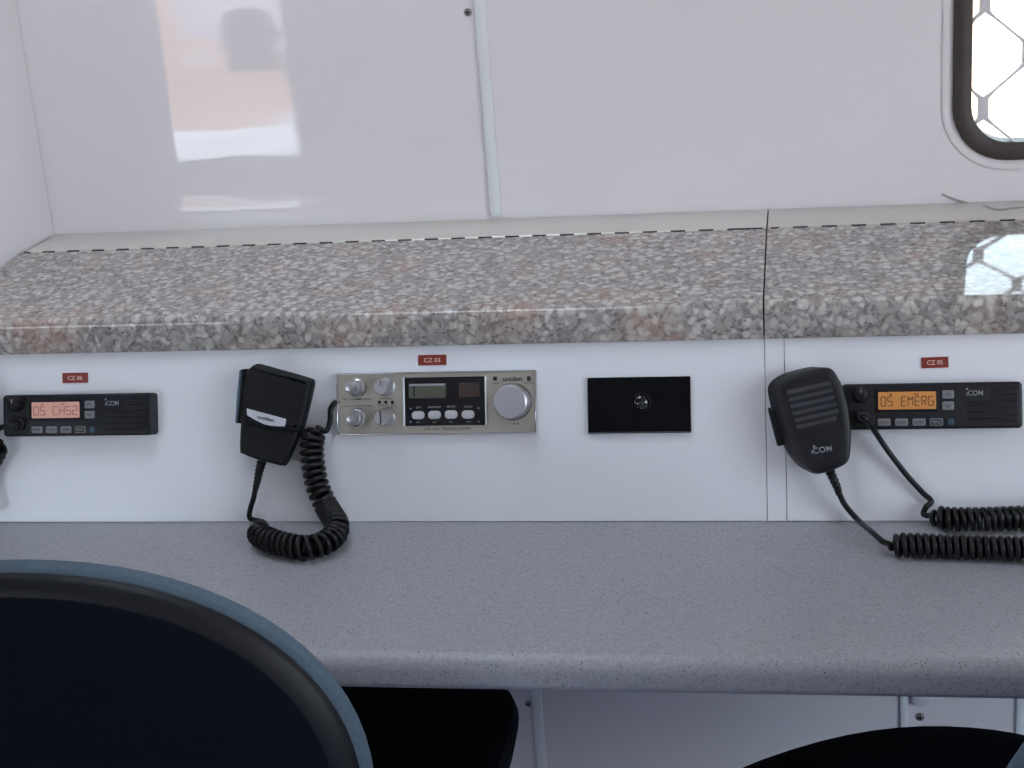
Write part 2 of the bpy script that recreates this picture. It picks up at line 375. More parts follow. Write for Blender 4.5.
# loose strand of sealant
pts = [on_y(x, y, WALL_Y-.0015) for x, y in ((942, 194), (952, 198), (965, 202), (976, 204.5))]+[on_z(x, y, HINGE.z-.0002) for x, y in ((988, 207), (998, 209.5), (1012, 208), (1030, 206.5))]
tag(mesh_obj('sealant_strand', tube(catmull(pts, 5), .0009, 6), 'sealant'), 'thin loose strand of grey sealant along the wall foot under the window', 'strand')

# window on the rear wall
win = struct(empty('window_1', (wcx, WALL_Y, WIN_B)))
def ringmesh(o1, z1, o2, z2, back1, back2):
    pass
def frame_ring(outer, inner, depth, rnd):
    # closed ring profile swept round the opening: wall side -> proud rounded -> inner side ; local x,z in wall, y towards the room is negative
    n = len(outer); prof = [(0, .0), (.0, -depth*.6), (.18, -depth*.9), (.5, -depth), (.82, -depth*.9), (1, -depth*.6), (1, .02), (0.0, .02)]
    bm = bmesh.new(); vr = []
    for t, y in prof: vr.append([bm.verts.new(Vector((a[0]*(1-t)+b[0]*t-wcx, y, a[1]*(1-t)+b[1]*t-WIN_B))) for a, b in zip(outer, inner)])
    for a, b in zip(vr, vr[1:]+vr[:1]):
        for i in range(n): j = (i+1) % n; bm.faces.new((a[i], a[j], b[j], b[i]))
    return bm
mesh_obj('flange', frame_ring(xz(rrect(WIN_W+.02, WIN_H+.02, .064, 8, wcx, wcz)), xz(rrect(WIN_W, WIN_H, .054, 8, wcx, wcz)), .0018, 0), 'wall', win)
bpy.data.objects['flange'].location = (0, -.0005, 0)
for v in bpy.data.objects['flange'].data.vertices: v.co.y = min(v.co.y, 0)
mesh_obj('frame', frame_ring(xz(rrect(WIN_W, WIN_H, .054, 8, wcx, wcz)), xz(rrect(WIN_W-.036, WIN_H-.036, .038, 8, wcx, wcz)), .009, 0), 'rubber', win)
mesh_obj('pane', slab(rrect(WIN_W-.034, WIN_H-.034, .038, 8), -.002, .002), 'glass', win, None, (0, .016, WIN_H/2), (PI/2, 0, 0))
# expanded-metal grille outside the pane: wavy strands joined side by side at the nodes
GY = .003
grille = mesh_obj('grille', frame_ring(xz(rrect(WIN_W-.0175, WIN_H-.0175, .05, 8, wcx, wcz)), xz(rrect(WIN_W-.03, WIN_H-.03, .044, 8, wcx, wcz)), .003, 0), 'alu', win, 40, (0, GY, 0))
for v in grille.data.vertices: v.co.y = min(v.co.y, .004)
nd = on_y(983, 108, WALL_Y+GY); CW, CH = .083, .105
def strand(x0, x1, znode):
    # ribbon swinging between x0 (at znode + k*CH) and x1 (half way); thick where bonded to its neighbour, thin between
    pts = []; z = znode-3*CH; N0, N1 = .0105, .0165
    for k in range(9):
        for zz, x, xo in ((z, x0, x1), (z+CH/2, x1, x0)):
            e = (xo-x)*(N1-N0)/(CH/2-2*N0)
            for dz, dx, w in ((-N1, e, .0011), (-N0, 0, .0026), (N0, 0, .0026), (N1, e, .0011)): pts.append((x+dx, zz+dz, w))
        z += CH
    pts = [p for p in pts if WIN_B+.009 < p[1] < WIN_B+WIN_H-.009]
    bm = bmesh.new(); d = .003; rings = []
    for i, (x, zz, w) in enumerate(pts):
        a = pts[max(i-1, 0)]; b = pts[min(i+1, len(pts)-1)]; t = Vector((b[0]-a[0], b[1]-a[1])).normalized(); nn = Vector((t.y, -t.x))
        rings.append([Vector((x+nn.x*sx*w-wcx, sy*d, zz+nn.y*sx*w-WIN_B)) for sx, sy in ((-1, -1), (1, -1), (1, 1), (-1, 1))])
    return loft(bm, rings)
def clampx(o):
    for v in o.data.vertices: v.co.x = max(-WIN_W/2+.009, min(WIN_W/2-.009, v.co.x))
k0 = -math.ceil((nd.x-WIN_L)/CW)
for k in range(k0-1, k0+10):
    xa = nd.x+k*CW
    if WIN_L+.008 < xa+CW/4 < WIN_L+WIN_W-.012:
        so = mesh_obj('grille_strand', strand(xa+.0026, xa+CW/2-.0026, nd.z), 'alu', grille, 30); clampx(so)
    if WIN_L+.008 < xa-CW/4 < WIN_L+WIN_W-.012:
        so = mesh_obj('grille_strand', strand(xa-.0026, xa-CW/2+.0026, nd.z), 'alu', grille, 30); clampx(so)

# ------------------------------------------------------------------ desk
prof = [(WALL_Y-.006, DESK_Z), (DESK_F+.020, DESK_Z)]
for i in range(8):
    a = PI/2*i/7; prof.append((DESK_F+.013-.013*math.sin(a), DESK_Z-.013+.013*math.cos(a)))
for i in range(7):
    a = PI/2*i/6; prof.append((DESK_F+.008-.008*math.cos(a), DESK_Z-DT+.008-.008*math.sin(a)))
prof += [(DESK_F+.06, DESK_Z-DT), (DESK_F+.06, DESK_Z-DT+.004), (WALL_Y-.006, DESK_Z-DT+.004)]
def extrude_x(prof, x0, x1):
    return loft(bmesh.new(), [[Vector((x0, y, z)) for y, z in prof], [Vector((x1, y, z)) for y, z in prof]])
desk = tag(empty('desk', (0, WALL_Y-.006, 0)), 'grey speckled laminate desk top with rounded front edge running along the wall', 'desk')
off = Vector((0, -(WALL_Y-.006), 0))
def child_world(name, bm, m, parent, smooth=40):
    o = mesh_obj(name, bm, m, parent, smooth); o.location = -Vector(parent.location); return o
child_world('worktop', extrude_x(prof, LEFT_X+.001, X_END), 'desk', desk, 45)
child_world('back_cleat', box(LEFT_X+.05, X_END-.11, WALL_Y-.02, WALL_Y-.006, DESK_Z-DT-.03, DESK_Z-DT+.0035), 'board', desk, None)

# ------------------------------------------------------------------ consoles (fixed face, ledge, hinged lid)
def lid_profile():
    d = Vector((0, math.cos(SL), math.sin(SL))); R = .008
    P = [(HINGE.y-.004, HINGE.z-.004*math.tan(SL))]
    # rounded nose between lid slope and upright front
    cy, cz = NOSE_Y+R, None
    tp = LID_P+d*(R/math.cos(SL)*.93); c = tp-LID_N*R; c.y = NOSE_Y+R
    for i in range(9):
        a = (PI/2+SL)+(PI/2-SL)*i/8; P.append((c.y+R*math.cos(a), c.z+R*math.sin(a)))
    P += [(NOSE_Y, NOSE_BOT+.003), (NOSE_Y+.001, NOSE_BOT+.0006), (NOSE_Y+.003, NOSE_BOT), (NOSE_Y+.020, NOSE_BOT), (NOSE_Y+.024, NOSE_BOT+.012)]
    P += [(HINGE.y-.004, HINGE.z-.02)]
    return P
LP = lid_profile()
def console(x0, x1, label, seams):
    c = tag(empty('radio_console', ((x0+x1)/2, WALL_Y-.005, DESK_Z)), label, 'console', 'consoles with granite-look lids along the wall')
    L = PANEL_TOP+.004
    for a, b in seams:
        p0, p1 = world(0, .0008), world(0, L)
        bm = extrude_x([(p0.y, p0.z), (p0.y+.017, p0.z), (p1.y+.017, p1.z), (p1.y, p1.z)], a, b)
        child_world('front_panel', bm, 'panel', c, None)
    lb = child_world('lid', extrude_x(LP, x0+.0007, x1-.0007), 'granite', c, 30)
    child_world('ledge', box(x0+.0006, x1-.0006, HINGE.y+.0048, WALL_Y-.0005, HINGE.z-.02, HINGE.z-.0012, bev=.001), 'ledge', c)
    child_world('back_rail', box(x0+.001, x1-.001, WALL_Y-.03, WALL_Y-.006, DESK_Z+.0005, HINGE.z-.02), 'board', c, None)
    hg = child_world('hinge', tube([Vector((x0+.004, HINGE.y, HINGE.z-.0014)), Vector((x1-.004, HINGE.y, HINGE.z-.0014))], .0017, 8), 'pin', c)
    n = int((x1-x0-.012)/.028); me = None
    for i in range(n):
        x = x0+.012+i*.028
        if me is None:
            k = mesh_obj('hinge_knuckle', tube([Vector((0, 0, 0)), Vector((.0135, 0, 0))], .0023, 10), 'hinge', hg); me = k.data
        else:
            k = bpy.data.objects.new('hinge_knuckle', me); COL.objects.link(k); k.parent = hg
        k.location = (x, HINGE.y, HINGE.z-.0012)
    return c
console(LEFT_X+.0008, SEAM_X, 'long white console with granite-look lid holding the silver transceiver and black plate', [(LEFT_X+.001, SEAM_X-.0003)])
console(SEAM_X, X_END, 'white console with granite-look lid holding the amber-lit radio under the window', [(SEAM_X+.0003, SEAM2_X-.0003), (SEAM2_X+.0003, X_END)])

# ------------------------------------------------------------------ things on the console face. local frame: x right, y up the face, z out
def face_thing(name, c, label, cat, group=None, n=0.0006):
    return tag(empty(name, world(c.x, c.y, n), PROT), label, cat, group)
def seg_char(ch):
    # strokes on a 0..1 x 0..1 cell
    a = ((0, 1), (1, 1)); b = ((1, 1), (1, .5)); c = ((1, .5), (1, 0)); d = ((0, 0), (1, 0)); e = ((0, 0), (0, .5)); f = ((0, .5), (0, 1)); g = ((0, .5), (1, .5))
    return {'0': [a, b, c, d, e, f], '5': [a, f, g, c, d], '2': [a, b, g, e, d], 'E': [a, f, g, e, d], 'C': [a, f, e, d], 'H': [f, e, g, b, c],
            'M': [e, f, b, c, ((0, 1), (.5, .6)), ((.5, .6), (1, 1))], 'R': [e, f, a, b, g, ((.45, .5), (1, 0))], 'G': [a, f, e, d, c, ((.5, .5), (1, .5))], ' ': []}[ch]
def seg_text(s, parent, x0, y0, cw, chh, gap, m, z, th):
    bm = bmesh.new()
    for i, chx in enumerate(s):
        ox = x0+i*(cw+gap)
        for (ax, ay), (bx, by) in seg_char(chx):
            A = Vector((ox+ax*cw, y0+ay*chh, 0)); B = Vector((ox+bx*cw, y0+by*chh, 0)); t = (B-A).normalized(); nn = Vector((-t.y, t.x, 0))*th/2
            A += t*th*.2; B -= t*th*.2
            vs = [bm.verts.new(q+Vector((0, 0, z))) for q in (A-nn, B-nn, B+nn, A+nn)]; bm.faces.new(vs)
    g = bmesh.ops.extrude_face_region(bm, geom=list(bm.faces)); bmesh.ops.translate(bm, verts=[v for v in g['geom'] if isinstance(v, bmesh.types.BMVert)], vec=(0, 0, .0001))
    return mesh_obj('display_segments', bm, m, parent, None)

# two-way radio: measured on the right-hand one, the other is its twin
RD = .015
RC = Vector((uv(1022.6, 405, RD).x-.0755, (uv(930, 383, RD).y+uv(930, 429, RD).y)/2))
def rl(px, py): p = uv(px, py, RD)-RC; return Vector((p.x, p.y, 0))
def slant(o): return o
def two_way(center, txt, lcd, ink, label):
    r = face_thing('two_way_radio', center, label, 'radio')
    Wd, Ht, Dp = .151, .0398, RD
    mesh_obj('housing', slab(rrect(Wd, Ht, .0035, 5), 0, Dp, .0022), 'blk', r)
    mesh_obj('control_recess', slab(rrect(.024, .036, .003, 4, -Wd/2+.0155), Dp-.0004, Dp+.0005, .0004, 1), 'dark', r)
    k = rl(860.5, 395); kn = mesh_obj('volume_knob', lathe([(.0066, 0), (.0066, .004), (.0058, .011), (.005, .0118), (.002, .0122)], 28), 'blk2', r, 50, k+Vector((0, 0, Dp)))
    mesh_obj('knob_mark', box(-.0004, .0004, .002, .0055, .0118, .0124), 'grey', kn, None)
    j = rl(862, 416); mesh_obj('microphone_jack', lathe([(.0068, 0), (.0066, .0035), (.005, .0045), (.0042, .012), (.0034, .0125)], 24), 'dark', r, 50, j+Vector((0, 0, Dp)))
    a, b = rl(878, 391), rl(936, 410); w, h = abs(b.x-a.x), .0152; cx, cy = (a.x+b.x)/2, (a.y+b.y)/2
    bz = mesh_obj('display_bezel', slab(rrect(w+.0042, h+.0042, .0016, 4, cx, cy), Dp-.0004, Dp+.0013, .0006, 2), 'blk2', r)
    ds = mesh_obj('display', slab(rrect(w, h, .0008, 3, cx, cy), Dp, Dp+.0015), lcd, r, None)
    n = len(txt); gap = .0019; cw = (w-.0046-gap*(n-1))/n
    seg_text(txt, ds, cx-w/2+.0023, cy-h*.3, cw, h*.52, gap, ink, Dp+.0015, .0008)
    bm = box(cx-w*.30, cx-w*.26, cy+h*.3, cy+h*.4, Dp+.0015, Dp+.0017); add_box(bm, cx+w*.12, cx+w*.2, cy+h*.32, cy+h*.38, Dp+.0015, Dp+.0017)
    mesh_obj('display_icons', bm, ink, ds, None)
    for py, s in ((394.4, 1), (405.6, -1)):
        p = rl(948, py); key = mesh_obj('arrow_key', slab(rrect(.0098, .0072, .0012, 4), 0, .0016, .0006, 2), 'key', r, 40, p+Vector((0, 0, Dp)))
        bm = tube([Vector((-.0025, -.0011*s, .0016)), Vector((0, .0013*s, .0016)), Vector((.0025, -.0011*s, .0016))], .0004, 6); mesh_obj('arrow_mark', bm, 'ink', key)
    for i, px in enumerate((884, 901.5, 919, 936.3, 950.6)):
        p = rl(px, 422.2-(px-884)*.004)
        if i < 4:
            key = mesh_obj('function_key', slab(rrect(.0108, .0062, .001, 4), 0, .0014, .0005, 2), 'key', r, 40, p+Vector((0, 0, Dp)))
            if i == 3: mesh_obj('key_face', slab(rrect(.0092, .0046, .0008, 3), .0012, .0016), 'keydark', key, None)
            text_obj(('MON', 'SCAN', 'DIM', 'MENU')[i], .0024, 'key_print', 'ink' if i < 3 else 'grey', key, (0, 0, .0014 if i < 3 else .0016), .0002, width=.0072)
        else:
            key = mesh_obj('power_key', slab(rrect(.0056, .0056, .0022, 5), 0, .0014, .0005, 2), 'teal', r, 40, p+Vector((0, 0, Dp)))
    sp0 = rl(967, 400).x; sp1 = Wd/2-.004
    for i in range(6):
        y = .0148-i*.0058
        x0 = sp0 if i > 1 else sp0+.02
        mesh_obj('speaker_slot', slab(rrect(sp1-x0, .0017, .0007, 3, (x0+sp1)/2, y), Dp-.001, Dp+.00012), 'hole', r, None)
        if i < 5: mesh_obj('speaker_rib', slab(rrect(sp1-x0, .0026, .001, 3, (x0+sp1)/2, y-.0029), Dp-.001, Dp+.0008, .0005, 2), 'blk', r)
    lg = rl(973.5, 393)
    text_obj('ıCOM', .0046, 'brand_print', 'grey', r, (lg.x+.001, lg.y, Dp+.0003), .0002, width=.0135, bold=.01)
    bm = lathe([(.0009, 0), (.0009, .0002)], 12); mesh_obj('brand_dot', bm, 'grey', r, None, (lg.x-.0052, lg.y+.0036, Dp+.0003))
    return r
RAD_R = two_way(RC, '05 EMERG', 'lcd_o', 'lcdink', 'black two-way radio with amber display reading 05 EMERG')
LCEN = Vector((uv(157.4, 415, .002).x-.0755, (uv(76, 394, RD).y+uv(76, 436, RD).y)/2))
RAD_L = two_way(LCEN, '05 CH52', 'lcd_p', 'lcdink2', 'black two-way radio with pale pink display reading 05 CH52')

# silver transceiver
UC = (uv(338, 373.5)+uv(538, 433))/2
UN = .004
def ul(px, py, n=UN): p = uv(px, py, n)-UC; return Vector((p.x, p.y, n))
def zpx(zx, zy): return ul(330+zx/4.6545, 345+zy/4.65)
t = face_thing('transceiver', UC, 'silver faced radio transceiver with round tuning knob and pill buttons', 'radio')
mesh_obj('face_plate', slab(rrect(.1868, .0567, .0012, 3), 0, UN, .0005, 1), 'silver', t)
for nm, x0, x1, y0, y1 in (('edge_trim', -.0938, -.0922, -.0285, .0285), ('edge_trim', .0922, .0938, -.0285, .0285), ('edge_trim', -.0925, .0925, .0274, .0287), ('edge_trim', -.0925, .0925, -.0287, -.0272)):
    mesh_obj(nm, box(x0, x1, y0, y1, 0, UN+.0016, bev=.0005), 'chrome', t)
a, b = zpx(345, 152), zpx(728, 372)
cx, cy, w, h = (a.x+b.x)/2, (a.y+b.y)/2, b.x-a.x, a.y-b.y
mesh_obj('display_window', slab(rrect(w, h, .0006, 3, cx, cy), UN-.0005, UN+.001, .0004, 1), 'window', t)
for x in (a.x-.0002, b.x+.0002): mesh_obj('window_trim', box(x-.0009, x+.0009, b.y-.0002, a.y+.0002, UN-.0005, UN+.0018, bev=.0005), 'trim', t)
def rect_part(nm, m, z0, z1, x0, y0, x1, y1, parent=t):
    p, q = zpx(x0, y0), zpx(x1, y1)
    return mesh_obj(nm, slab(rrect(q.x-p.x, p.y-q.y, .0004, 2, (p.x+q.x)/2, (p.y+q.y)/2), z0, z1), m, parent, None)
ld = rect_part('channel_display', 'lcd_g', UN, UN+.0013, 368, 181, 541, 246)
rect_part('display_bar', 'keydark', UN+.0013, UN+.0015, 389, 192, 398, 240, ld); rect_part('display_edge', 'grey', UN+.0013, UN+.0015, 372, 182, 538, 188, ld)
rect_part('meter_filter', 'led_b', UN, UN+.0012, 601, 175, 698, 242)
for (zx, zy), s1, s2 in (((413, 326), 'CH', 'UP'), ((489, 325), 'MEMORY', 'SET'), ((566, 323), 'MUTE', 'SQL'), ((645, 323), 'SCAN', 'OFF')):
    p = zpx(zx, zy); bt = mesh_obj('push_button', slab(rrect(.0118, .0076, .0036, 6), 0, .0024, .0008, 2), 'pill', t, 40, (p.x, p.y, UN+.001))
    text_obj(s1, .0017, 'button_print', 'grey', t, (p.x, p.y+.0072, UN+.001), .0002, sx=1.25); text_obj(s2, .0015, 'button_print', 'grey', t, (p.x, p.y-.0066, UN+.001), .0002, sx=1.25)
for zx, zy in ((377, 297), (377, 357), (693, 294), (693, 356)):
    p = zpx(zx, zy); mesh_obj('corner_mark', lathe([(.0008, 0), (.0008, .0002)], 10), 'grey', t, None, (p.x, p.y, UN+.001))
def small_knob(px, py, kind):
    p = ul(px, py); k = mesh_obj('control_knob', lathe([(.0088, 0), (.0088, .003), (.0078, .0042), (.0070, .0044), (.0070, .0046)], 32), 'knob', t, 40, (p.x, p.y, UN))
    if kind == 0:
        mesh_obj('knob_cap', lathe([(.0068, .004), (.0066, .012), (.0058, .013), (.0050, .0132), (.0046, .026), (.0036, .028), (.001, .0285)], 32), 'knob', k, 35)
        mesh_obj('knob_ring', lathe([(.0076, .004), (.0074, .0055), (.0066, .006)], 32), 'chrome', k, 35)
    else:
        mesh_obj('knob_cap', lathe([(.0078, .004), (.0070, .021), (.0062, .0226), (.001, .0228)], 32), 'knob', k, 35)
        mesh_obj('pointer_line', box(-.0004, .0004, .001, .0058, .0226, .023) if kind == 1 else box(-.0006, .0006, -.006, .006, .0226, .0236), 'knobdark', k, None)
small_knob(357.5, 387.3, 0); small_knob(358.5, 417.6, 0); small_knob(387, 387, 1); small_knob(387, 416.8, 2)
for zx in (231, 261, 291):
    p = zpx(zx, 266); mesh_obj('indicator_hole', lathe([(.0016, -.0005), (.0016, .0002)], 14), 'hole', t, None, (p.x, p.y, UN))
p = ul(513.6, 401.6); bk = mesh_obj('tuning_knob', lathe([(.0162, 0), (.0162, .002), (.0160, .003), (.0156, .017), (.0152, .0188), (.0142, .0196), (.001, .0198)], 48), 'knob', t, 35, (p.x, p.y, UN))
mesh_obj('knob_skirt', lathe([(.0171, 0), (.0171, .0012), (.016, .0018)], 48), 'knobdark', bk, 35)
mesh_obj('knob_face', lathe([(.0139, .0192), (.0139, .0201), (.001, .0202)], 48), 'kface', bk, 35)
p = zpx(769, 156); mesh_obj('busy_lamp', slab(rrect(.0036, .0036, .0006, 2), 0, .0006), 'hole', t, None, (p.x, p.y, UN))
p = zpx(850, 157); text_obj('uniden', .0046, 'brand_print', 'ink', t, (p.x, p.y, UN), .0002, width=.0178, bold=.02)
p = zpx(926, 157); mesh_obj('speaker_mark', slab(rrect(.0036, .0046, .0012, 3), 0, .0003), 'ink', t, None, (p.x, p.y, UN))
for zx, zy, s, hh, ww in ((775, 178, 'LED', .0013, .0062), (927, 176, 'VOL/MIC', .0013, .0098), (848, 366, '· · · 4.4', .0022, .013), (548, 389, 'CR-330 TRANSCEIVER', .0024, .0440), (130, 252, 'MIC GAIN/RF LEVEL', .0016, .0275), (130, 284, 'SQUELCH/VOLUME', .0016, .0265), (262, 249, 'CHANNEL', .0014, .0130), (264, 280, 'PWR TX  RX', .0014, .0165)):
    p = zpx(zx, zy); text_obj(s, hh, 'face_print', 'ink', t, (p.x, p.y, UN), .0002, width=ww)

# black blanking plate with round dome
BC = (uv(588, 377.5)+uv(691, 433))/2
t = face_thing('blanking_plate', BC, 'matte black rectangular plate with a small clear dome in the white console', 'plate')
mesh_obj('plate', slab(rrect(.0925, .0505, .0008, 2), 0, .003, .0006, 1), 'plate', t)
mesh_obj('bottom_lip', box(-.0458, .0458, -.0252, -.0238, .002, .0042, bev=.0005), 'knobdark', t)
p = uv(641.5, 402.5)-BC
ring = mesh_obj('dome_ring', lathe([(.0090, .0025), (.0090, .0036), (.0084, .0042), (.0079, .0040), (.0076, .003)], 32), 'blk', t, 40, (p.x, p.y, 0))
mesh_obj('dome', lathe([(.0076, .0028)]+[(.0076*math.cos(i*PI/16), .003+.005*math.sin(i*PI/16)) for i in range(1, 8)]+[(.0004, .008)], 32), 'dome', t, 60, (p.x, p.y, 0))

# red label tapes
def label_tape(c0, c1, s, label, rz=0):
    A, B = uv(*c0), uv(*c1); c = (A+B)/2
    t = face_thing('label_tape', c, label, 'label')
    mesh_obj('tape', slab(rrect(abs(B.x-A.x), abs(A.y-B.y), .0004, 2), 0, .0005), 'red', t, None, None, (0, 0, rz))
    text_obj(s, .0040, 'tape_print', 'emboss', t, (0, 0, .0005), .0003, (0, 0, rz), width=abs(B.x-A.x)*.58, bold=.015)
label_tape((62.8, 373), (88.5, 382.7), 'CZ 06', 'dull red embossed label tape above the radio with pale pink display')
label_tape((418.2, 355.2), (446.6, 365), 'CZ 03', 'red embossed label tape above the silver transceiver')
label_tape((921, 357.3), (948.5, 367.7), 'CZ 05', 'red embossed label tape above the radio with amber display', math.radians(1))

# ------------------------------------------------------------------ microphones
def trace(pts, ox, oy, k, n, c, sub=4):
    P = []
    for x, y in pts:
        q = uv(ox+x/k, oy+y/k, n)-c; P.append(Vector((q.x, q.y, 0)))
    m = len(P); out = []
    for i in range(m):                     # closed rounded outline
        a, b, cc, d = P[i-1], P[i], P[(i+1) % m], P[(i+2) % m]
        for j in range(sub):
            s = j/sub; out.append(.5*((2*b)+(cc-a)*s+(2*a-5*b+4*cc-d)*s*s+(3*b-a-3*cc+d)*s**3))
    return out
def scaled(P, s, dx=0, dy=0):
    c = sum(P, Vector())/len(P); return [Vector((c.x+(p.x-c.x)*s+dx, c.y+(p.y-c.y)*s+dy, 0)) for p in P]
# speaker microphone by the amber radio
MC = uv(812, 420, .02); K8 = 5.486
front = [(200, 74), (290, 50), (352, 40), (396, 52), (425, 92), (458, 160), (486, 260), (500, 390), (496, 500), (480, 560), (430, 592), (336, 624), (285, 618), (235, 570), (190, 500), (130, 330), (96, 190), (104, 140), (140, 104)]
mic = face_thing('speaker_microphone', MC, 'black speaker microphone with slatted grille hanging beside the amber-lit radio', 'microphone')
FO = trace(front, 760, 360, K8, .034, MC)
bm = bmesh.new()
loft(bm, [atz(scaled(FO, .80, -.011, .002), .004), atz(scaled(FO, .90, -.0105, .002), .008), atz(scaled(FO, .97, -.0095, .002), .020), atz(scaled(FO, 1.0, -.002), .028), atz(FO, .031), atz(shrink(FO, .0012), .0333), atz(shrink(FO, .0038), .0346), atz(shrink(FO, .008), .0348)])
mesh_obj('body', bm, 'blk', mic, 35)
gr = [(122, 178), (140, 150), (250, 112), (362, 96), (392, 112), (410, 160), (440, 290), (428, 340), (390, 366), (250, 402), (200, 404), (176, 384), (150, 310)]
GO = trace(gr, 760, 360, K8, .035, MC)
g = mesh_obj('grille', slab(GO, .0335, .0353), 'dark', mic, None)
rim = loft(bmesh.new(), [atz(GO, .0345), atz(GO, .0362), atz(shrink(GO, .0014), .0362), atz(shrink(GO, .0014), .0345)], False, False)
mesh_obj('grille_rim', rim, 'blk', mic)
def lp(x, y, n=.035): q = uv(760+x/K8, 360+y/K8, n)-MC; return Vector((q.x, q.y, 0))
for i in range(6):
    f0 = (i+.5)/6
    A = lp(136+f0*62, 168+f0*226); B = lp(392+min(f0, .75)*62-max(0, f0-.75)*70, 112+f0*226)
    tt = (B-A); tt.normalize(); nn = Vector((-tt.y, tt.x, 0)); w = .0029
    A += tt*.0012; B -= tt*.0012
    bm = bmesh.new()
    sec = [(-w, .0350), (w, .0350), (w, .0358), (-w*.2, .0372), (-w, .0366)]
    loft(bm, [[P0+nn*s+Vector((0, 0, z)) for s, z in sec] for P0 in (A, B)])
    mesh_obj('grille_slat', bm, 'slat', mic, 30)
q = lp(338, 492, .0348); text_obj('ıCOM', .0052, 'brand_print', 'grey', mic, (q.x, q.y, .0348), .0003, (0, 0, math.radians(8)), width=.0175, bold=.01)
q2 = lp(296, 474, .0348); mesh_obj('brand_dot', lathe([(.0011, 0), (.0011, .0003)], 12), 'grey', mic, None, (q2.x, q2.y, .0348))
# push-to-talk key along the left side
A = lp(62, 260, .018)+Vector((-.001, 0, .018)); B = lp(118, 470, .018)+Vector((-.0012, 0, .018))
dv = (B-A).normalized(); nn = Vector((dv.y, -dv.x, 0)); nn = -nn if nn.x > 0 else nn
bm = bmesh.new(); ob = rrect(.010, (B-A).length, .004, 4); up = Vector((0, 0, 1))
loft(bm, [[(A+B)/2+dv*-p.y+up*p.x+nn*hh for p in (ob if hh < .002 else shrink(ob, .001))] for hh in (-.004, .0014, .0024)])
mesh_obj('talk_key', bm, 'blk2', mic)
HANG = mesh_obj('hanger_clip', slab(rrect(.02, .028, .004, 4), 0, .005, .001, 1), 'blk', mic, 40, (-.006, .01, 0))
# cord of the speaker microphone: stress relief, straight lead, coil to the right and back to the radio jack
def loc_w(parent_c, n, P):                 # world -> local of a face thing
    Q = P-world(parent_c.x, parent_c.y, n); return Vector((Q.x, Q.dot(EU), Q.dot(EN)))
def fp(x, y, n): q = uv(x, y, n); return world(q.x, q.y, n)
def dp(x, y, h): return on_z(x, y, DESK_Z+h)
RW = .0026
def mic_cord(parent, c, relief, lead1, coil, lead2, RC_, pitch, nm='coiled_cord'):
    L = lambda P: loc_w(c, .0006, P)
    rp = catmull([L(p) for p in relief], 10); n = len(rp)
    rs = [(.0048-.0018*i/n)*(1.0 if (i//2) % 2 else .86) for i in range(n)]
    mesh_obj('strain_relief', add_tube(bmesh.new(), rp, rs, 12), 'cord', parent, 30)
    cp = coil_points([L(p) for p in coil], RC_, pitch)
    pts = catmull([L(p) for p in lead1], 8)[:-1]+cp+catmull([L(p) for p in lead2], 8)[1:]
    return mesh_obj(nm, tube(pts, RW, 7), 'cord', parent, 60)
RCo = .0082
coil = [dp(890, 544, .0115), dp(905, 545, .0115), dp(940, 546, .0112), dp(980, 547.5, .0112), dp(1024, 549, .0112), dp(1075, 551, .0112), dp(1120, 548, .0112), dp(1150, 537, .0112), dp(1140, 523, .0112), dp(1100, 519, .0115), dp(1060, 518, .0115), dp(1024, 517.5, .0115), dp(985, 519, .0115), dp(955, 519, .0115), dp(940, 517.5, .0118), dp(933, 515.5, .012)]
mic_cord(mic, MC, [fp(828, 467, .024), fp(832, 476, .022), fp(837, 487, .02), fp(839, 494, .018)],
         [fp(839, 493, .018), fp(845, 505, .014), fp(857, 519, .012), dp(872, 532, .014), dp(884, 543, .014)], coil,
         [dp(929, 516, .012), fp(923.5, 514, .011), fp(926, 507, .010), fp(931, 501, .0075), fp(922, 492, .007), fp(905, 473, .008), fp(886, 448, .012), fp(874, 430, .02), fp(866, 419, .030), fp(862.5, 416.5, .027)], RCo, .0060)

# the twin microphone left of the pink radio hangs mostly outside the picture
shift = Vector((LCEN.x-RC.x, LCEN.y-RC.y))
mic2 = empty('speaker_microphone', (0, 0, 0), PROT)
for ch in list(mic.children):
    if ch.name.split('.')[0] != 'coiled_cord':
        copy_tree(ch, mic2)
MC2 = MC+shift+Vector((-.016, .004)); mic2.location = world(MC2.x, MC2.y, .0006)
tag(mic2, 'black speaker microphone with hanging coiled cord beside the pink-display radio', 'microphone')
L2 = lambda P: loc_w(MC2, .0006, P)
def fq(x, y, n): return L2(fp(x, y, n))
st = MC2-MC
base = [world(*(uv(x, y, n)+st), n) for x, y, n in ((839, 493, .018), (844, 505, .014), (850, 514, .013))]
coilL = [fp(-26, 505, .013), fp(-26, 490, .013), fp(-20, 474, .013), fp(-10, 462, .013), fp(-4, 452, .013), fp(2, 445, .014)]
pts = catmull([L2(p) for p in base]+[fq(-30, 512, .013)], 8)[:-1]+coil_points([L2(p) for p in coilL], .0082, .0060)+catmull([fq(2, 442, .014), fq(-6, 438, .018), fq(-8, 432, .021), fq(0, 428, .028), fq(8, 425, .033), fq(16, 423.5, .027)], 8)[1:]
mesh_obj('coiled_cord', tube(pts, RW, 7), 'cord', mic2, 60)

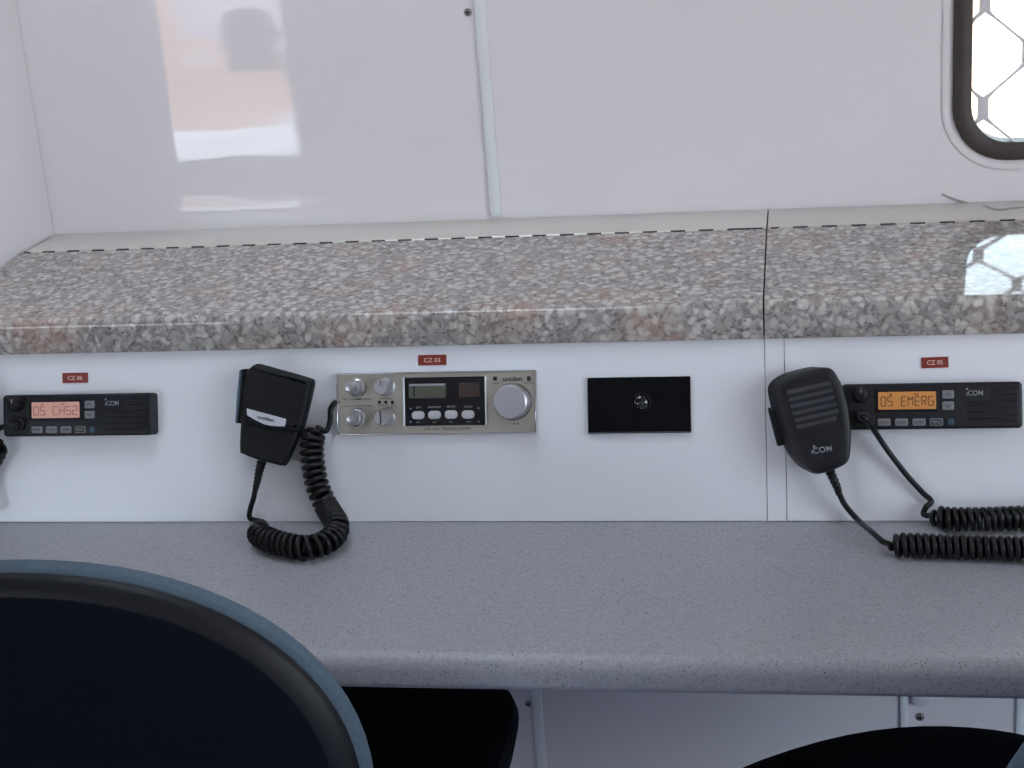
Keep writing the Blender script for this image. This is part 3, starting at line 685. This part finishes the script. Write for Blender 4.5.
# hand microphone of the silver transceiver
HC = uv(272, 415, .02); K7 = 6.98
def hp_(x, y, n): q = uv(230+x/K7, 360+y/K7, n)-HC; return Vector((q.x, q.y, 0))
hm = face_thing('hand_microphone', HC, 'black hand microphone with silver badge hanging left of the silver transceiver', 'microphone')
lowo = trace([(170, 60), (420, 110), (552, 150), (530, 330), (478, 540), (402, 716), (372, 738), (300, 724), (180, 690), (92, 656), (74, 628), (80, 450), (108, 150)], 230, 360, K7, .019, HC, 4)
bm = loft(bmesh.new(), [atz(scaled(lowo, .86), .003), atz(scaled(lowo, .95), .009), atz(lowo, .018), atz(shrink(lowo, .001), .0225), atz(shrink(lowo, .0035), .0245)])
mesh_obj('body', bm, 'blk2', hm, 35)
upo = trace([(150, 52), (184, 30), (220, 32), (400, 82), (556, 128), (578, 150), (572, 200), (540, 340), (498, 492), (470, 498), (300, 490), (180, 462), (86, 430), (84, 400), (104, 180), (122, 90)], 230, 360, K7, .026, HC, 4)
bm = loft(bmesh.new(), [atz(scaled(upo, .95), .012), atz(upo, .019), atz(upo, .0275), atz(shrink(upo, .001), .0298), atz(shrink(upo, .003), .0310), atz(shrink(upo, .006), .0314)])
mesh_obj('front_cover', bm, 'blk2', hm, 35)
bg = [hp_(x, y, .0315) for x, y in ((119, 338), (256, 375), (394, 412), (390, 440), (384, 462), (340, 463), (290, 459), (240, 449), (180, 420), (121, 385))]
bd = mesh_obj('badge', slab(bg, .0312, .0320, .0003, 1), 'badge', hm, None)
q = hp_(252, 408, .032); text_obj('uniden', .0034, 'badge_print', 'ink', bd, (q.x, q.y, .0320), .0002, (0, 0, math.radians(-13)), width=.0165, bold=.02)
lv = [hp_(x, y, .018) for x, y in ((80, 68), (114, 62), (110, 150), (98, 300), (76, 442), (52, 438), (64, 250))]
mesh_obj('talk_lever', slab(lv, .010, .022, .0012, 2), 'blk2', hm)
lv2 = [hp_(x, y, .018) for x, y in ((78, 72), (92, 72), (82, 260), (62, 440), (48, 438), (60, 250))]
mesh_obj('lever_plate', slab(lv2, .0095, .0226, .0005, 1), 'lever', hm)
mesh_obj('hanger_clip', slab(rrect(.02, .026, .004, 4), 0, .006, .001, 1), 'blk', hm, 40, (-.002, .012, 0))
bm = lathe([(.0032, 0), (.003, .004), (.002, .005)], 14); q = hp_(488, 505, .02); mesh_obj('side_screw', bm, 'blk', hm, 40, (q.x, q.y, .014), (0, PI/2, 0))
HR = .0092
hl = [dp(257, 531, .0128), dp(263, 537, .0128), dp(279, 543, .0128), dp(304, 547.5, .0128), dp(324, 543, .0128), dp(335, 534, .0135), dp(336.5, 524, .017), fp(328, 509, .0165), fp(320, 493, .0145), fp(315.5, 478, .0145), fp(313, 464, .0145), fp(312, 450, .0145), fp(313, 438, .0145), fp(316, 429, .0145)]
mic_cord(hm, HC, [fp(262, 461, .016), fp(259.5, 470, .016), fp(257.5, 480, .015), fp(255.5, 489, .014)],
         [fp(255.5, 488, .014), fp(253.5, 498, .012), fp(250.5, 508, .010), fp(249.5, 517, .008), fp(254, 520, .009), dp(263, 522, .009), dp(266, 526, .010), dp(258, 527.5, .015)], hl,
         [fp(317, 427, .010), fp(326, 431, .010), fp(330, 421, .009), fp(330.5, 410, .007), fp(334, 403.5, .006), fp(338.5, 402, .003)], HR, .0066)

# ------------------------------------------------------------------ chairs
def sup(a, b, n, k=56):
    out = []
    for i in range(k):
        t = 2*PI*i/k; c, s = math.cos(t), math.sin(t)
        out.append((a*math.copysign(abs(c)**(2/n), c), b*math.copysign(abs(s)**(2/n), s)))
    return out
def chair(loc, rz, label, bh=0.0, sn=4.5, by=-.30, sa=.258, sb=.265):
    c = tag(empty('office_chair', loc, (0, 0, rz)), label, 'chair')
    SZ, BY, BZ = .50, by, .69+bh
    # seat
    def sr(s, z, dome=0): return [Vector((x*s, y*s+.0, z-dome*(max(0, y/.235)**2))) for x, y in sup(sa, sb, sn)]
    mesh_obj('seat', loft(bmesh.new(), [sr(.90, SZ-.06), sr(.985, SZ-.05), sr(1.0, SZ-.03, .006), sr(.985, SZ-.012, .012), sr(.93, SZ-.002, .016), sr(.8, SZ+.002, .018), sr(.4, SZ-.004, .01)]), 'navy', c)
    mesh_obj('seat_shell', loft(bmesh.new(), [sr(.6, SZ-.085), sr(.86, SZ-.078), sr(.95, SZ-.058), sr(.9, SZ-.055)]), 'cshell', c)
    # backrest: cushion in front, plastic shell behind
    cur = .32
    def br(s, y, dx=0): return [Vector((x+(-1 if x > 0 else 1)*min(abs(x), dx), BY+y+cur*x*x, BZ+z)) for x, z in [(q[0]*s, q[1]*s) for q in sup(.236, .184, 2.2, 72)]]
    mesh_obj('backrest', loft(bmesh.new(), [br(.965, 0), br(.992, .003), br(1.0, .008), br(.995, .014), br(.97, .021), br(.9, .026), br(.6, .03), br(.2, .031)]), 'fabric', c)
    mesh_obj('back_shell', loft(bmesh.new(), [br(.965, .003), br(.975, -.001), br(.97, -.004), br(.96, -.007), br(.915, -.0125), br(.90, -.013)]), 'cshell', c)
    mesh_obj('back_panel', loft(bmesh.new(), [br(.905, -.01), br(.905, -.0135), br(.897, -.0145), br(.5, -.015), br(.2, -.015)]), 'navy', c)
    # back bracket
    mesh_obj('back_bracket', tube(catmull([Vector((0, -.05, SZ-.09)), Vector((0, -.20, SZ-.10)), Vector((0, BY-.03, SZ-.06)), Vector((0, BY-.045, SZ+.05)), Vector((0, BY-.03, BZ-.02))], 8), .016, 10), 'steel', c)
    mesh_obj('mechanism', box(-.07, .07, -.1, .09, SZ-.125, SZ-.08, bev=.008), 'steel', c)
    mesh_obj('gas_lift', lathe([(.028, .09), (.028, .24), (.018, .245), (.018, SZ-.12)], 20), 'steel', c)
    mesh_obj('hub', lathe([(.03, .065), (.042, .07), (.042, .115), (.032, .125)], 24), 'cshell', c)
    for i in range(5):
        a = 2*PI*i/5+.3; d = Vector((math.cos(a), math.sin(a), 0))
        rings = []
        for s, z, w, h in ((.03, .10, .022, .018), (.16, .088, .02, .015), (.29, .07, .015, .010)):
            nn = Vector((-d.y, d.x, 0)); P = d*s+Vector((0, 0, z)); rings.append([P+nn*w*sx+Vector((0, 0, h*sz)) for sx, sz in ((-1, -1), (1, -1), (.8, 1), (-.8, 1))])
        mesh_obj('base_leg', loft(bmesh.new(), rings), 'cshell', c)
        q = d*.275
        cs = mesh_obj('castor', lathe([(.006, .0), (.008, .02), (.008, .03)], 10), 'steel', c, 40, (q.x, q.y, .036))
        w = lathe([(.012, -.024), (.024, -.024), (.027, -.02), (.027, -.004), (.02, -.003), (.02, .003), (.027, .004), (.027, .02), (.024, .024), (.012, .024)], 20)
        mesh_obj('castor_wheel', w, 'cshell', cs, 40, (0, 0, -.0085), (PI/2, 0, a+1.1))
    return c
chair((-.548, 1.262, 0), 0, 'black office chair with blue-grey rimmed backrest pulled up below the hand microphone', -.014, 6)
chair((.107, 1.185, 0), math.radians(33), 'black office chair with rounded navy seat below the amber-lit radio', .028, 2.3, -.345, .225, .235)

# ------------------------------------------------------------------ parked car outside, seen only in the wall's reflection
car = tag(empty('parked_car', (-4.1, -13.5, -.65), (0, 0, math.radians(8))), 'pale parked car on the dirt, mirrored in the glossy wall', 'car')
def cs(pts, w): return loft(bmesh.new(), [[Vector((x, -w, z)) for x, z in pts], [Vector((x, w, z)) for x, z in pts]])
mesh_obj('body', cs([(-2.1, .3), (-2.15, .6), (-2.05, .85), (-1.2, .95), (-.6, 1.0), (1.9, 1.0), (2.1, .9), (2.15, .5), (2.1, .3)], .85), 'carw', car, 30)
cb = mesh_obj('cabin', cs([(-1.1, .95), (-.45, 1.45), (1.1, 1.48), (1.75, 1.0)], .72), 'carw', car, 30)
for s in (-1, 1):
    for pts in ([(-.85, 1.02), (-.38, 1.38), (.2, 1.39), (.2, 1.02)], [(.28, 1.02), (.28, 1.39), (1.05, 1.4), (1.5, 1.04)]):
        mesh_obj('side_window', loft(bmesh.new(), [[Vector((x, s*.70, z)) for x, z in pts], [Vector((x, s*.73, z)) for x, z in pts]]), 'carg', car, None)
    for x in (-1.35, 1.3):
        mesh_obj('wheel', lathe([(.15, -.1), (.3, -.1), (.32, -.07), (.32, .07), (.3, .1), (.15, .1)], 24), 'tyre', car, 40, (x, s*.78, .32), (PI/2, 0, 0))
